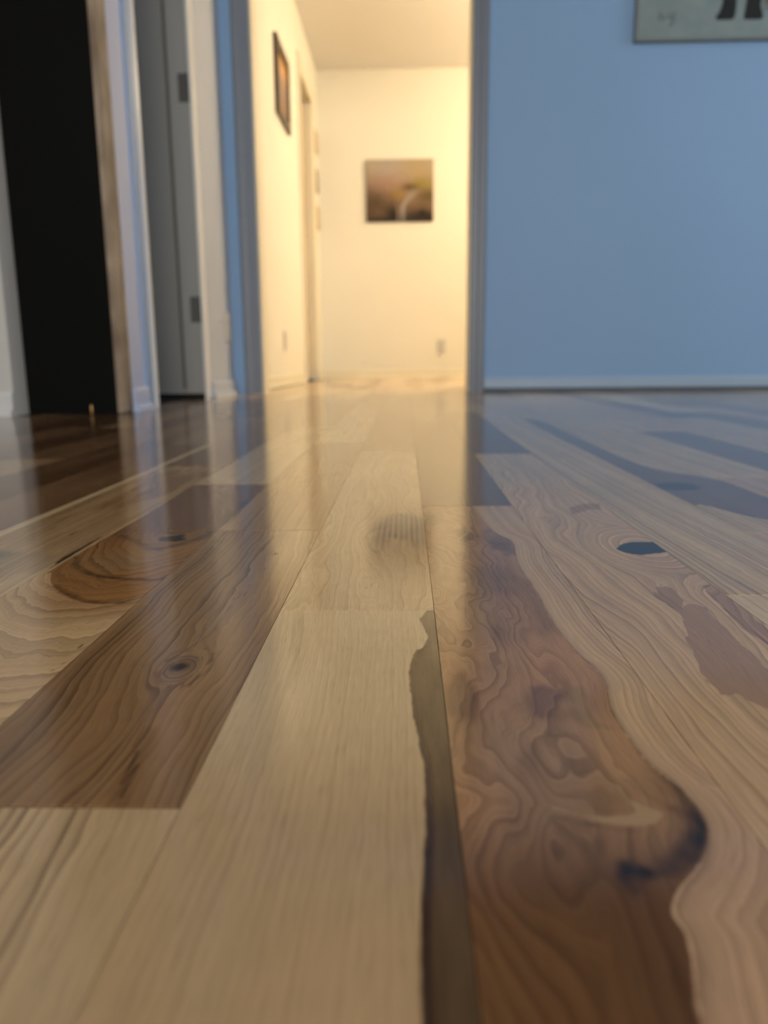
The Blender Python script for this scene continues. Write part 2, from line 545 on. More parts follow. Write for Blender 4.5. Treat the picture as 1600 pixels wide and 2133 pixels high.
def f_right_brown(x, y):
    edge = smooth_curve(HEART1)
    d = poly_sdf(x, y, edge + [(-0.2, 0.0), (-0.2, 0.72)])
    w = fbm(x * 26, y * 9, 41) - 0.5
    w2 = fbm(x * 70, y * 26, 43) - 0.5
    inn = sm(d, 0.002, 0.02)
    hook = gauss(x, y, 0.070, 0.192, 0.016, 0.022)
    # rings follow the heartwood edge, and close into loops near the far end
    ph_in = (d + inn * (0.062 * w + 0.022 * w2)) / 0.0066
    loop = np.hypot((x - 0.030) / 1.0, (y - 0.60) / 2.6) / 0.0062
    fl = sm(y, 0.50, 0.60) * sm(x, 0.065, 0.045)
    ph_in = ph_in * (1 - fl) + loop * fl
    straight = (0.078 - x + 0.014 * (fbm(x * 22, y * 10, 47) - 0.5)) / 0.0062
    fs = sm(y + 0.05 * sm(x, 0.065, 0.03), 0.235, 0.175)
    ph_in = ph_in * (1 - fs) + straight * fs
    ph_out = d / 0.0027 + 2.2 * w * 0.6
    ph_out = np.where(y < 0.22, d / 0.0045, ph_out)
    ph = np.where(d > 0, ph_in, ph_out)
    st = np.zeros(x.shape)
    hk = poly_sdf(x, y, [(0.0769, 0.2055), (0.0847, 0.2112), (0.0863, 0.2003), (0.0834, 0.1912), (0.0783, 0.1837), (0.0721, 0.1792), (0.0642, 0.1757),
                         (0.0581, 0.1756), (0.0550, 0.1764), (0.0552, 0.1833), (0.0611, 0.1880), (0.0694, 0.1920), (0.0744, 0.1980)])
    st += 0.30 * sm(hk, -0.0030, 0.0030) * (0.65 + 0.9 * (fbm(x * 190, y * 120, 51) - 0.2))
    cres = seg_dist(x, y, smooth_curve([(0.0790, 0.232), (0.0815, 0.222), (0.0838, 0.212), (0.0838, 0.201), (0.0795, 0.191), (0.0725, 0.1835), (0.064, 0.1790), (0.057, 0.1785), (0.0566, 0.1715)]))
    st += 0.50 * np.exp(-(cres / 0.0040) ** 2) * (0.45 + 0.95 * fbm(x * 150, y * 90, 52)) * sm(y, 0.235, 0.212)
    und = seg_dist(x, y, smooth_curve([(0.0425, 0.2035), (0.0495, 0.2025), (0.058, 0.1978), (0.066, 0.1965)]))
    st += 0.40 * np.exp(-(und / 0.0016) ** 2)
    upl = seg_dist(x, y, smooth_curve([(0.0705, 0.2240), (0.0745, 0.2140), (0.0790, 0.2080)]))
    st += 0.34 * np.exp(-(upl / 0.0018) ** 2)
    ptl = seg_dist(x, y, smooth_curve([(0.050, 0.2150), (0.0535, 0.2095), (0.060, 0.2065), (0.066, 0.2065)]))
    st += 0.34 * np.exp(-(ptl / 0.0014) ** 2)
    hd = poly_sdf(x, y, [(0.0557, 0.1833), (0.0600, 0.1843), (0.0642, 0.1791), (0.0724, 0.1801), (0.0703, 0.1758), (0.0641, 0.1752), (0.0583, 0.1707), (0.0568, 0.1683), (0.0564, 0.1715), (0.0550, 0.1755)])
    st += 0.24 * sm(hd, -0.0018, 0.0012)
    st += 0.36 * np.exp(-((d - 0.0012) / 0.0014) ** 2) * sm(y, 0.34, 0.21) * sm(y, 0.170, 0.185)
    lt = poly_sdf(x, y, [(0.0667, 0.2218), (0.0681, 0.2122), (0.0732, 0.2077), (0.0763, 0.2055), (0.0720, 0.2001), (0.0655, 0.1989), (0.0572, 0.2004), (0.0495, 0.2051),
                         (0.0435, 0.2072), (0.0444, 0.2084), (0.0518, 0.2041), (0.0585, 0.2031), (0.0664, 0.2043), (0.0683, 0.2065), (0.0671, 0.2157)])
    st = np.where(lt > -0.002, st * sm(lt, 0, -0.002) - 0.95 * sm(lt, -0.0016, 0.0012), st)
    d2 = poly_sdf(x, y, [(0.0420, 0.2028), (0.0546, 0.1998), (0.0562, 0.1918), (0.0531, 0.1842), (0.0511, 0.1878), (0.0509, 0.1946), (0.0466, 0.1916), (0.0429, 0.1770),
                         (0.0407, 0.1804), (0.0430, 0.1916), (0.0413, 0.1955)])
    st += 0.34 * sm(d2, -0.002, 0.0015)
    pur = poly_sdf(x, y, [(0.0510, 0.2939), (0.0567, 0.2960), (0.0629, 0.2919), (0.0618, 0.2818), (0.0581, 0.2760), (0.0551, 0.2686), (0.0512, 0.2650), (0.0477, 0.2685), (0.0486, 0.2816)])
    gold = poly_sdf(x, y, [(0.0673, 0.2961), (0.0731, 0.2940), (0.0702, 0.2780), (0.0701, 0.2670), (0.0764, 0.2573), (0.0657, 0.2584), (0.0616, 0.2687), (0.0602, 0.2779)])
    base = np.array((0.39, 0.205, 0.095))
    tone = fbm(x * 55, y * 16, 53)
    cb = mixc(base * 0.78, base * 1.30, sm(tone, .25, .75))
    cb = mixc(cb, np.array((0.52, 0.31, 0.15)), 0.85 * sm(d, 0.018, 0.045) * sm(y, 0.25, 0.40) )
    cb = mixc(cb, np.array((0.48, 0.295, 0.155)), 0.8 * gauss(x, y, 0.045, 0.235, 0.02, 0.025))
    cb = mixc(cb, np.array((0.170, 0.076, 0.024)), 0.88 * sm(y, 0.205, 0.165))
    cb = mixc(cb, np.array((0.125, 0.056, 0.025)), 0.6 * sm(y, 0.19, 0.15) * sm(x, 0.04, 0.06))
    cb = mixc(cb, np.array((0.20, 0.098, 0.068)), 0.75 * sm(pur, -0.003, 0.003))
    cb = mixc(cb, np.array((0.36, 0.22, 0.095)), 0.75 * sm(gold, -0.001, 0.0015))
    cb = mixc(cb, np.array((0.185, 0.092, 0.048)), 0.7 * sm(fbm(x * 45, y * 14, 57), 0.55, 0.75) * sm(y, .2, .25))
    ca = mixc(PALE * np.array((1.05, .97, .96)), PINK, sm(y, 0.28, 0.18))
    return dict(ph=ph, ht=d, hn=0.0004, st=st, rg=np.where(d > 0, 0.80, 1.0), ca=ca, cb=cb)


def f_swirl(x, y):
    kx, ky = 0.170, 0.533
    w = fbm(x * 22, y * 7, 61) - 0.5
    X = x - kx; Yk = (y - ky) / 1.9
    r = np.sqrt(X * X + Yk * Yk) + 1e-6
    R = 0.036
    psi = X * (1 - R * R / np.maximum(r * r, R * R))
    inn = sm(r, R * 1.15, R * 0.85)
    far = (x + 0.026 * w)
    ph_s = (psi - 0.012 * np.exp(-((r - R) / 0.02) ** 2) + 0.030 * w * sm(r, R, R * 1.6)) / 0.0036
    ph_k = -(r / 0.0036) + 3.0 * w * 0.4
    ph = np.where(r < R, ph_k - (0 - R) / 0.0036 - 2.7, ph_s)
    st = np.zeros(x.shape)
    kn = poly_sdf(x, y, smooth_curve([(0.1489, 0.5281), (0.1588, 0.5443), (0.1713, 0.5497), (0.1833, 0.5475), (0.20, 0.5335), (0.1833, 0.5198), (0.1730, 0.5156), (0.1614, 0.5114), (0.1528, 0.5175), (0.1489, 0.5281)]))
    st = np.maximum(st, 1.3 * sm(kn, -0.0008, 0.0012))
    ck = seg_dist(x, y, [(0.1741, 0.4293), (0.1708, 0.3940), (0.1701, 0.3685), (0.1709, 0.3446)])
    st = np.maximum(st, 0.6 * np.exp(-(ck / 0.0009) ** 2))
    pts = [[(0.1442, 0.3872), (0.1542, 0.4051), (0.1608, 0.3977), (0.1599, 0.3673), (0.1566, 0.3350), (0.1562, 0.3128), (0.1537, 0.2908), (0.1398, 0.2735),
            (0.1363, 0.2806), (0.1320, 0.2884), (0.1253, 0.2865), (0.1264, 0.3100), (0.1329, 0.3378)],
           [(0.1465, 0.4380), (0.1561, 0.4332), (0.1534, 0.4060), (0.1463, 0.3896), (0.1427, 0.3976), (0.1419, 0.4192)],
           [(0.1761, 0.4380), (0.1862, 0.4380), (0.1783, 0.3608), (0.1737, 0.3298), (0.1690, 0.3404), (0.1684, 0.3669), (0.1700, 0.3977)],
           [(0.1485, 0.6823), (0.1650, 0.7034), (0.1810, 0.7031), (0.1764, 0.6767), (0.1617, 0.6718), (0.1470, 0.6572)]]
    ht = np.full(x.shape, -1.0)
    for p in pts: ht = np.maximum(ht, poly_sdf(x, y, p))
    patch = poly_sdf(x, y, pts[0])
    rg = 1.0 - 0.85 * sm(patch, -0.0005, 0.001)
    ht = ht + 0.003 * (fbm(x * 260, y * 55, 66) - 0.5) * 2
    ca = mixc(PALE * np.array((1.08, 1.0, .98)), PINK * 1.06, sm(fbm(x * 18, y * 5, 67), 0.3, 0.7) * .8)
    ca = mixc(ca, PINK * .98, 0.75 * sm(y, 0.53, 0.48) * sm(y, 0.43, 0.47) * sm(x, 0.14, 0.16))
    ca = mixc(ca, PALE, sm(y, 0.75, 0.9))
    return dict(ph=ph, ht=ht, hn=0.0, st=st, rg=rg, ca=ca, cb=np.array((0.46, 0.27, 0.155)))


def f_oval(x, y):
    cx, cy = -0.183, 0.62
    w = fbm(x * 22, y * 9, 71) - 0.5
    X = x - cx; Yc = (y - cy) / 3.4
    Yc = np.where(y > cy, Yc * 0.35, Yc)
    r = np.hypot(X * 0.82, Yc)
    ph = -(r + 0.010 * w) / 0.0044
    ov = poly_sdf(x, y, smooth_curve([(-0.30, 0.83), (-0.2388, 0.8305), (-0.2328, 0.4924), (-0.2296, 0.4684), (-0.2176, 0.4424), (-0.1988, 0.4190), (-0.1804, 0.4047),
                         (-0.1683, 0.4047), (-0.1568, 0.4154), (-0.1500, 0.4228), (-0.10, 0.45), (-0.10, 0.83)]) )
    r1 = seg_dist(x, y, smooth_curve([(-0.2316, 0.5079), (-0.2193, 0.4825), (-0.2069, 0.4684), (-0.1946, 0.4594), (-0.1830, 0.4550), (-0.1572, 0.4507), (-0.1491, 0.4637)]))
    r2 = seg_dist(x, y, smooth_curve([(-0.2133, 0.4384), (-0.2005, 0.4228), (-0.1848, 0.4100), (-0.1705, 0.4047), (-0.1587, 0.4082), (-0.1500, 0.4228)]))
    r3 = seg_dist(x, y, smooth_curve([(-0.2219, 0.5733), (-0.2058, 0.5538), (-0.1832, 0.5297), (-0.1737, 0.5354), (-0.1617, 0.5534), (-0.1555, 0.5794), (-0.1541, 0.6391), (-0.1541, 0.7219)]))
    v = 0.6 + 0.8 * (fbm(x * 90, y * 40, 73) - 0.3)
    st = 0.78 * v * np.exp(-(r1 / 0.0046) ** 2) + 0.70 * v * np.exp(-(r2 / 0.0042) ** 2) + 0.72 * v * np.exp(-(r3 / 0.0055) ** 2)
    kn = poly_sdf(x, y, [(-0.1908, 0.5664), (-0.1843, 0.5697), (-0.1751, 0.5796), (-0.1670, 0.5566), (-0.1764, 0.5536), (-0.1867, 0.5536)])
    st = np.maximum(st, 0.9 * sm(kn, -0.003, 0.002) * (0.5 + fbm(x * 200, y * 60, 75)))
    st = np.maximum(st, 0.45 * gauss(x, y, -0.150, 0.508, 0.004, 0.012))
    flk = seg_dist(x, y, [(-0.1575, 0.3037), (-0.1548, 0.3142), (-0.1556, 0.3301), (-0.1554, 0.3450)])
    st = np.maximum(st, 0.7 * np.exp(-(flk / 0.0011) ** 2) * sm(fbm(x * 150, y * 160, 76), .45, .6))
    cb = mixc(np.array((0.38, 0.185, 0.062)), np.array((0.23, 0.115, 0.06)), sm(y, 0.52, 0.62))
    cb = mixc(cb, np.array((0.36, 0.22, 0.105)), 0.7 * gauss(x, y, -0.195, 0.50, 0.02, 0.02))
    ca = mixc(PALE * np.array((1.05,.98,.90)), np.array((.50, .28, .12)), 0.85 * sm(ov, -0.035, -0.004) * sm(x, -0.235, -0.20))
    return dict(ph=ph, ht=ov, hn=0.001, st=st, rg=1.0, ca=ca, cb=cb)


def f_left_tan(x, y):
    w = fbm(x * 20, y * 4, 81) - 0.5
    ph = (x + 0.02 * w) / 0.0055
    dk = poly_sdf(x, y, [(-0.2353, 0.4778), (-0.2401, 0.5026), (-0.2398, 0.5541), (-0.2367, 0.5802), (-0.2349, 0.5187), (-0.2341, 0.4924)])
    st = 0.85 * sm(dk, -0.0012, 0.0012)
    for p in ([(-0.2677, 0.5771), (-0.2682, 0.5960), (-0.2645, 0.5931), (-0.2632, 0.5737)],):
        st = np.maximum(st, 0.55 * sm(poly_sdf(x, y, p), -0.001, 0.001))
    st = np.maximum(st, 0.75 * sm(poly_sdf(x, y, [(-0.2758, 0.7570), (-0.2758, 0.7864), (-0.2696, 0.7986), (-0.2655, 0.7801), (-0.2678, 0.7568)]), -0.004, 0.003))
    gs = poly_sdf(x, y, [(-0.34, 0.53), (-0.2796, 0.5246), (-0.2463, 0.5133), (-0.2365, 0.4778), (-0.2463, 0.4639), (-0.2521, 0.4466), (-0.34, 0.42)])
    g = sm(gs, -0.008, 0.010) * (0.3 + 0.7 * sm(fbm(x * 60, y * 8, 83), 0.35, 0.65))
    ca = mixc(np.array((.52, .33, .16)), PALE, sm(y, 0.56, 0.45))
    ca = mixc(ca, np.array((.36, .19, .075)), 0.85 * sm(fbm(x * 35, y * 5, 85), 0.4, 0.62) * sm(y, .53, .62))
    ca = mixc(ca, np.array((.16, .13, .11)), g * 0.75)
    return dict(ph=ph, ht=-1, hn=0, st=st, rg=0.7, ca=ca, cb=BROWN)


def f_left_strip(x, y):
    w = fbm(x * 18, y * 3, 91) - 0.5
    ph = (x + 0.02 * w) / 0.006
    d = x + 0.3268 + 0.0022 * sm(y, 0.9, 1.1) - 0.0012 * np.sin(y * 9)
    cb = mixc(np.array((.21, .105, .045)), np.array((.34, .19, .085)), fbm(x * 30, y * 4, 93))
    return dict(ph=ph, ht=-d, hn=0.0, st=0, rg=0.7, ca=CREAM * 1.08, cb=cb)


def f_right_dark(x, y):
    w = fbm(x * 18, y * 3, 95) - 0.5
    kn = poly_sdf(x, y, [(0.255, 0.8106), (0.2893, 0.8299), (0.3095, 0.8227), (0.3097, 0.7908), (0.2972, 0.7730), (0.2779, 0.7735), (0.255, 0.7917)])
    st = 0.9 * sm(kn, -0.006, 0.006)
    tail = seg_dist(x, y, [(0.30, 0.79), (0.33, 0.74), (0.345, 0.72)])
    st = np.maximum(st, 0.4 * np.exp(-(tail / 0.006) ** 2))
    hx = poly_sdf(x, y, smooth_curve([(0.24, 1.8), (0.30, 1.75), (0.298, 1.30), (0.296, 1.02), (0.31, 0.92), (0.345, 0.85), (0.36, 0.74), (0.36, 0.60), (0.30, 0.63), (0.272, 0.70), (0.24, 0.74), (0.24, 1.8)]))
    ph = (x + 0.03 * w) / 0.006
    return dict(ph=ph, ht=hx, hn=0.004, st=st, rg=0.6, ca=PALE * .93, cb=np.array((.215, .130, .085)))


def f_right_pale(x, y):
    w = fbm(x * 22, y * 4, 97) - 0.5
    ph = (x + 0.03 * (y - 0.4) + 0.012 * w) / 0.0052
    ca = mixc(PALE * 1.02, PINK * 1.1, sm(fbm(x * 25, y * 3, 99), .4, .7) * .5)
    return dict(ph=ph, ht=-1, hn=0, st=0, rg=0.95, ca=ca, cb=BROWN)


# generic planks: the figure comes from the material
def generic(seed, kind):
    rnd = random.Random(seed)
    k = {'pale': (PALE, TAN, -0.05), 'cream': (CREAM, TAN, -0.09), 'tan': (TAN * 1.1, BROWN, -0.02), 'brown': (TAN, BROWN, 0.035),
         'dark': (BROWN, DARK, 0.02), 'plum': (TAN * .8, PLUM, 0.05), 'mixed': (PALE, BROWN, 0.0), 'pink': (PINK * 1.05, TAN, -0.03)}[kind]
    j = rnd.uniform(0.92, 1.08)
    slope = rnd.uniform(-0.05, 0.05)
    sp = rnd.uniform(0.0042, 0.0075)

    def f(x, y):
        return dict(ph=(x + slope * y) / sp, ht=k[2], hn=0.16, st=0, rg=rnd.uniform(0.5, 1.0), ca=k[0] * j, cb=k[1] * j)
    return f


# ------------------------------------------------------------------ the floor
MAT_SUB = painted('dark_joint', (0.05, 0.032, 0.02), 0.9, 0.0, 50, 0.1)
floor = struct(box('floor', -3.0, 3.0, -4.6, 6.5, -0.06, -PLANK_T, MAT_SUB))
HERO = {  # column: [(y0, y1, field)]
    0: [(0.03, 0.3925, f_center), (0.3925, 1.214, f_center_far)],
    -1: [(-0.25, 0.206, f_left_low), (0.206, 0.591, f_left_brown)],
    -2: [(-0.1, 0.826, f_oval)],
    1: [(0.02, 0.694, f_right_brown)],
    2: [(0.0, 1.097, f_swirl)],
    3: [(0.42, 1.66, f_right_pale)],
    4: [(0.58, 1.74, f_right_dark)],
    -3: [(0.30, 0.98, f_left_tan)],
    -4: [(0.35, 1.25, f_left_strip)],
}
FOLLOW = {  # the kinds of the planks that come next along a column
    0: ['tan', 'pale', 'pink', 'cream'], -1: ['tan', 'pale', 'tan', 'pink'], -2: ['pale', 'tan', 'pale', 'brown'], 1: ['plum', 'pale', 'tan', 'pale'],
    2: ['plum', 'pale', 'mixed', 'pale'], 3: ['pale', 'tan', 'brown'], 4: ['pale', 'tan', 'pale'], -3: ['brown', 'tan', 'pale', 'dark'],
    -4: ['tan', 'dark', 'pale', 'tan'],
}
FIRST = {3: 'cream', 4: 'pink', -3: 'pale', -4: 'tan', 0: 'pale', 1: 'tan', 2: 'pale', -1: 'pale', -2: 'tan'}
rng = random.Random(20)
KINDS = ['pale', 'pale', 'pink', 'tan', 'brown', 'mixed', 'cream', 'plum', 'pale', 'tan']
LEFTK = ['dark', 'brown', 'tan', 'brown', 'dark', 'brown', 'plum', 'tan']
OVER = {6: [(0.30, 0.90, 'pale'), (0.90, 1.43, 'plum'), (1.43, 2.5, 'pale')], 5: [(0.25, 0.86, 'pink'), (0.86, 1.95, 'pale')],
        7: [(0.5, 1.5, 'pale'), (1.5, 2.4, 'pink')], 8: [(0.6, 1.75, 'pale'), (1.75, 2.6, 'plum')],
        -5: [(0.5, 1.30, 'dark'), (1.30, 2.1, 'tan')], -6: [(0.6, 1.06, 'tan'), (1.06, 1.9, 'brown')], -7: [(0.6, 1.6, 'dark'), (1.6, 2.4, 'tan')]}


def y_top(c):
    xm = (c_left(c) + c_right(c)) / 2
    if xm < -1.02: return 1.975
    if xm < -0.80: return 2.04
    if xm < -0.735: return 2.9
    if -0.69 < xm: return 6.5
    return 3.36


pieces = []
for c in range(-36, 37):
    yt = y_top(c)
    xl, xr = c_left(c), c_right(c)
    if xl < -3.0 or xr > 3.0: continue
    segs = []
    if c in HERO:
        a = HERO[c][0][0]
        segs.append((a - rng.uniform(.7, 1.0), a, FIRST[c], None))
        for (y0, y1, f) in HERO[c]: segs.append((y0, y1, None, f))
        y = HERO[c][-1][1]; fo = list(FOLLOW[c])
    elif c in OVER:
        a = OVER[c][0][0]
        segs.append((a - rng.uniform(.7, 1.0), a, rng.choice(KINDS), None))
        for (y0, y1, k) in OVER[c]: segs.append((y0, y1, k, None))
        y = OVER[c][-1][1]; fo = []
    else:
        y = rng.uniform(-1.1, -0.2); fo = []
    while y < yt:
        L = rng.uniform(0.45, 1.35)
        y2 = min(y + L, yt)
        if yt - y2 < 0.18: y2 = yt
        k = fo.pop(0) if fo else rng.choice(LEFTK if c < -4 and y < 2.4 else KINDS)
        segs.append((y, y2, k, None)); y = y2
    y = segs[0][0]
    while y > -4.6:
        y2 = max(-4.6, y - rng.uniform(0.6, 1.4))
        segs.append((y2, y, rng.choice(KINDS), None)); y = y2
    for s in segs:
        y0, y1 = s[0], min(s[1], yt)
        if y1 - y0 > 0.02: pieces.append((c, xl, xr, y0, y1, s[2], s[3]))


def in_view(p):
    c, xl, xr, y0, y1, k, f = p
    # half angle of the picture about 27 degrees; the opening hides most of the far hall
    y = y1
    if y1 < 0.12: return False
    lo, hi = -0.56 * y - 0.02, 0.54 * y + 0.02
    if xr < lo or xl > hi: return False
    if y0 > 3.36 and (xl > 0.10 * y or xr < -0.20 * y): return False
    return True


stuff = []
nplank = 0
for i, p in enumerate(pieces):
    c, xl, xr, y0, y1, k, f = p
    seed = (i * 0.6180339) % 1.0 * 9 + 0.37
    if f is not None:
        nx = 70 if c in (0, -1, 1, 2, -2) else 36
        build_plank(xl, xr, y0, y1, f, seed, nx, adapt_ys(y0, y1), floor)
        nplank += 1
    elif in_view(p) and nplank < 300:
        build_plank(xl, xr, y0, y1, generic(i, k), seed, 2, None, floor)
        nplank += 1
    else:
        stuff.append((p, seed, i))
V, Fc, att = [], [], []
for p, seed, i in stuff:
    c, xl, xr, y0, y1, k, f = p
    v, fa, lp = plank_grid(xl, xr, [y0, y1], 2)
    o = sum(len(q) for q in V)
    V.append(v); Fc += [[o + a for a in q] for q in fa]
    F = generic(i, k)(v[:, 0], v[:, 1])
    n_ = len(v)
    att.append({kk: np.broadcast_to(np.asarray(F[kk], float), (n_, 3) if kk in ('ca', 'cb') else (n_,)) for kk in F} | {'seed': np.full(n_, seed)})
v = np.concatenate(V)
me = bpy.data.meshes.new('plank_rest')
me.from_pydata(v.tolist(), [], Fc)
F = {kk: np.concatenate([a[kk] for a in att]) for kk in att[0]}
put_fields(me, v[:, 0], v[:, 1], F, F['seed'], len(v))
rest = link('planks_beyond_view', me, HICK, floor)
rest['kind'] = 'stuff'

# ------------------------------------------------------------------ walls and trim
BLUEW = painted('pale_blue_wall_paint', (0.262, 0.445, 0.735), 0.6, 0.0005, 140)
GREYW = painted('cool_white_wall_paint', (0.43, 0.48, 0.57), 0.6, 0.0005, 140)
WHITEW = painted('white_wall_paint', (0.66, 0.655, 0.63), 0.6, 0.0005, 140)
LAV = painted('pale_lavender_trim_paint', (0.50, 0.60, 0.86), 0.4, 0.0003, 90)
BLUE_SHADE = painted('blue_groove_shade', (0.27, 0.40, 0.62), 0.4, 0.0002, 70)
SHOE_SHADE = painted('shoe_gap_shade', (0.085, 0.105, 0.13), 0.6, 0.0002, 70)
BASEB = painted('blue_grey_baseboard_paint', (0.37, 0.50, 0.68), 0.4, 0.0002, 70)
HTRIM = painted('cream_hall_trim', (0.72, 0.66, 0.52), 0.4, 0.0002, 70)
HDOOR = painted('tan_cream_door_paint', (0.46, 0.35, 0.20), 0.45, 0.0002, 70)
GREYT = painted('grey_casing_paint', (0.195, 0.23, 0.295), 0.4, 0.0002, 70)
WALL = painted('cream_hall_paint', (0.76, 0.73, 0.64), 0.6, 0.0005, 140)
CEILN = painted('beige_ceiling_paint', (0.50, 0.47, 0.43), 0.8, 0.0005, 120, 0.2)
CEIL = painted('white_ceiling_paint', (0.76, 0.75, 0.73), 0.8, 0.0005, 120, 0.2)
TRIM = painted('white_gloss_trim', (0.76, 0.76, 0.76), 0.28, 0.0001, 60, 0.5)
DOORM = painted('grey_white_door_paint', (0.33, 0.335, 0.335), 0.4, 0.0002, 70, 0.4)
YW = 3.36
HF = 6.5
HL = -0.70
ZC, ZH = 2.44, 2.38

struct(box('wall_right', 0.285, 3.0, YW, YW + 0.12, 0, ZC, BLUEW))
struct(box('wall_opening_left', -0.75, -0.635, YW, YW + 0.12, 0, ZC, BLUEW))
struct(box('wall_header', -0.635, 0.285, YW, YW + 0.12, 2.06, ZC, BLUEW))
struct(box('wall_left_return', -0.87, -0.75, 2.945, YW + 0.12, 0, ZC, GREYW))
struct(box('wall_left_corner', -3.0, -0.785, 2.065, 2.335, 0, ZC, BLUEW))
struct(box('wall_left_front', -3.0, -1.024, 1.975, 2.065, 0, ZC, WHITEW))
struct(box('wall_alcove', -3.0, -1.62, 2.9, 3.02, 0, ZC, BLUEW))
struct(box('wall_door_header', -1.62, -0.75, 2.9, 2.945, 2.06, ZC, BLUEW))
struct(box('wall_hall_left', HL - 0.12, HL, YW + 0.12, 5.45, 0, ZH, WALL))
struct(box('wall_hall_left_end', HL - 0.12, HL, 6.08, HF, 0, ZH, WALL))
struct(box('wall_hall_door_header', HL - 0.12, HL, 5.45, 6.08, 2.02, ZH, WALL))
struct(box('wall_far', HL - 0.12, 2.4, HF, HF + 0.12, 0, ZH, WALL))
struct(box('wall_hall_right', 2.4, 2.5, YW + 0.12, HF, 0, ZH, WALL))
bm = bmesh.new()
bm_box(bm, 3.0, 3.12, -4.6, 1.65, 0, ZC)
bm_box(bm, 3.0, 3.12, 2.95, YW, 0, ZC)
bm_box(bm, 3.0, 3.12, 1.65, 2.95, 0, 0.75)
bm_box(bm, 3.0, 3.12, 1.65, 2.95, 2.15, ZC)
struct(bm_obj('wall_side_right', bm, BLUEW))
struct(box('wall_side_left', -3.12, -3.0, -4.6, 3.02, 0, ZC, BLUEW))
struct(box('ceiling', -3.0, 3.0, -4.6, YW + 0.12, ZC, ZC + 0.1, CEILN))
struct(box('ceiling_hall', HL - 0.12, 2.5, YW + 0.12, HF + 0.12, ZH, ZH + 0.1, CEIL))
# back wall with the window that lets the evening light in
bm = bmesh.new()
bm_box(bm, -3.0, -0.25, -4.7, -4.6, 0, ZC)
bm_box(bm, 2.05, 3.0, -4.7, -4.6, 0, ZC)
bm_box(bm, -0.25, 2.05, -4.7, -4.6, 0, 0.75)
bm_box(bm, -0.25, 2.05, -4.7, -4.6, 2.15, ZC)
struct(bm_obj('wall_back', bm, BLUEW))
win = struct(empty('window_1', (0.9, -4.65, 0.75)))
bm = bmesh.new()
for a in ((-0.25, -0.20, 0.75, 2.15), (2.0, 2.05, 0.75, 2.15), (-0.20, 2.0, 0.75, 0.80), (-0.20, 2.0, 2.10, 2.15), (0.88, 0.92, 0.80, 2.10)):
    bm_box(bm, a[0], a[1], -4.68, -4.62, a[2], a[3])
bm_obj('window_frame', bm, TRIM, win)
g = NT('window_glass'); g.bsdf.inputs['Transmission Weight'].default_value = 1.0
g.out((0.95, 0.97, 1.0), 0.0)
for x0, x1 in ((-0.20, 0.88), (0.92, 2.0)):
    box('pane', x0, x1, -4.653, -4.647, 0.80, 2.10, g.mat, win)


win2 = struct(empty('added_side_window', (3.06, 2.3, 0.75)))  # unseen window added around the side fill light
bm = bmesh.new()
for a in ((1.65, 1.70, 0.75, 2.15), (2.90, 2.95, 0.75, 2.15), (1.70, 2.90, 0.75, 0.80), (1.70, 2.90, 2.10, 2.15), (1.70, 2.90, 1.43, 1.47)):
    bm_box(bm, 3.03, 3.09, a[0], a[1], a[2], a[3])
bm_obj('window_frame', bm, TRIM, win2)
for z0, z1 in ((0.80, 1.43), (1.47, 2.10)):
    box('pane', 3.057, 3.063, 1.70, 2.90, z0, z1, g.mat, win2)


def casing_prof(x_in, x_out, y):
    """moulded door casing, thick on the outer edge, on a wall facing -y"""
    s = 1 if x_out > x_in else -1
    w = abs(x_out - x_in)
    return [(x_in, y), (x_in, y - 0.010), (x_in + s * 0.006, y - 0.012), (x_in + s * w * 0.42, y - 0.012), (x_in + s * w * 0.50, y - 0.016),
            (x_in + s * w * 0.86, y - 0.018), (x_in + s * w * 0.95, y - 0.016), (x_out, y - 0.012), (x_out, y)]


struct(extrude_profile('trim_1', casing_prof(0.276, 0.340, YW), 'z', 0, 2.12, GREYT))
struct(extrude_profile('trim_2', casing_prof(-0.626, -0.700, YW), 'z', 0, 2.12, GREYT))
struct(box('trim_3', -0.700, 0.340, YW - 0.016, YW, 2.12, 2.19, GREYT))
struct(box('trim_4', 0.268, 0.285, YW, YW + 0.12, 0, 2.06, HTRIM))        # jambs of the opening
struct(box('trim_5', -0.635, -0.618, YW, YW + 0.12, 0, 2.06, HTRIM))
struct(box('trim_6', -0.618, 0.268, YW, YW + 0.12, 2.045, 2.06, HTRIM))


def base_prof(y, h=0.062, s=-1):
    # y = wall face; board plus a quarter-round shoe at the floor
    return [(y, 0), (y, h), (y + s * 0.006, h), (y + s * 0.010, h - 0.010), (y + s * 0.010, 0.020), (y + s * 0.016, 0.018), (y + s * 0.021, 0.010), (y + s * 0.022, 0.0)]


SHOE = TRIM
struct(extrude_profile('baseboard_right', [(YW, 0), (YW, 0.062), (YW - 0.006, 0.062), (YW - 0.011, 0.050), (YW - 0.011, 0)], 'x', 0.3405, 3.0, BASEB))
struct(extrude_profile('trim_16', [(YW - 0.0112, 0), (YW - 0.0112, 0.016), (YW - 0.016, 0.0145), (YW - 0.0205, 0.009), (YW - 0.022, 0)], 'x', 0.3405, 3.0, SHOE_SHADE))  # dark shoe strip; its colour paints the shadow gap along the floor
struct(extrude_profile('baseboard_far', base_prof(HF), 'x', HL, 2.4, HTRIM))
struct(extrude_profile('baseboard_hall_left', [(p[0], p[1]) for p in base_prof(HL, 0.062, 1)], 'y', YW + 0.12, 5.335, HTRIM))
struct(extrude_profile('baseboard_hall_end', base_prof(HL, 0.062, 1), 'y', 6.165, HF - 0.022, HTRIM))
struct(extrude_profile('baseboard_return', base_prof(-0.75, 0.062, 1), 'y', 2.95, YW - 0.013, GREYW))
struct(extrude_profile('baseboard_left', base_prof(1.975, 0.062), 'x', -3.0, -1.024, TRIM))

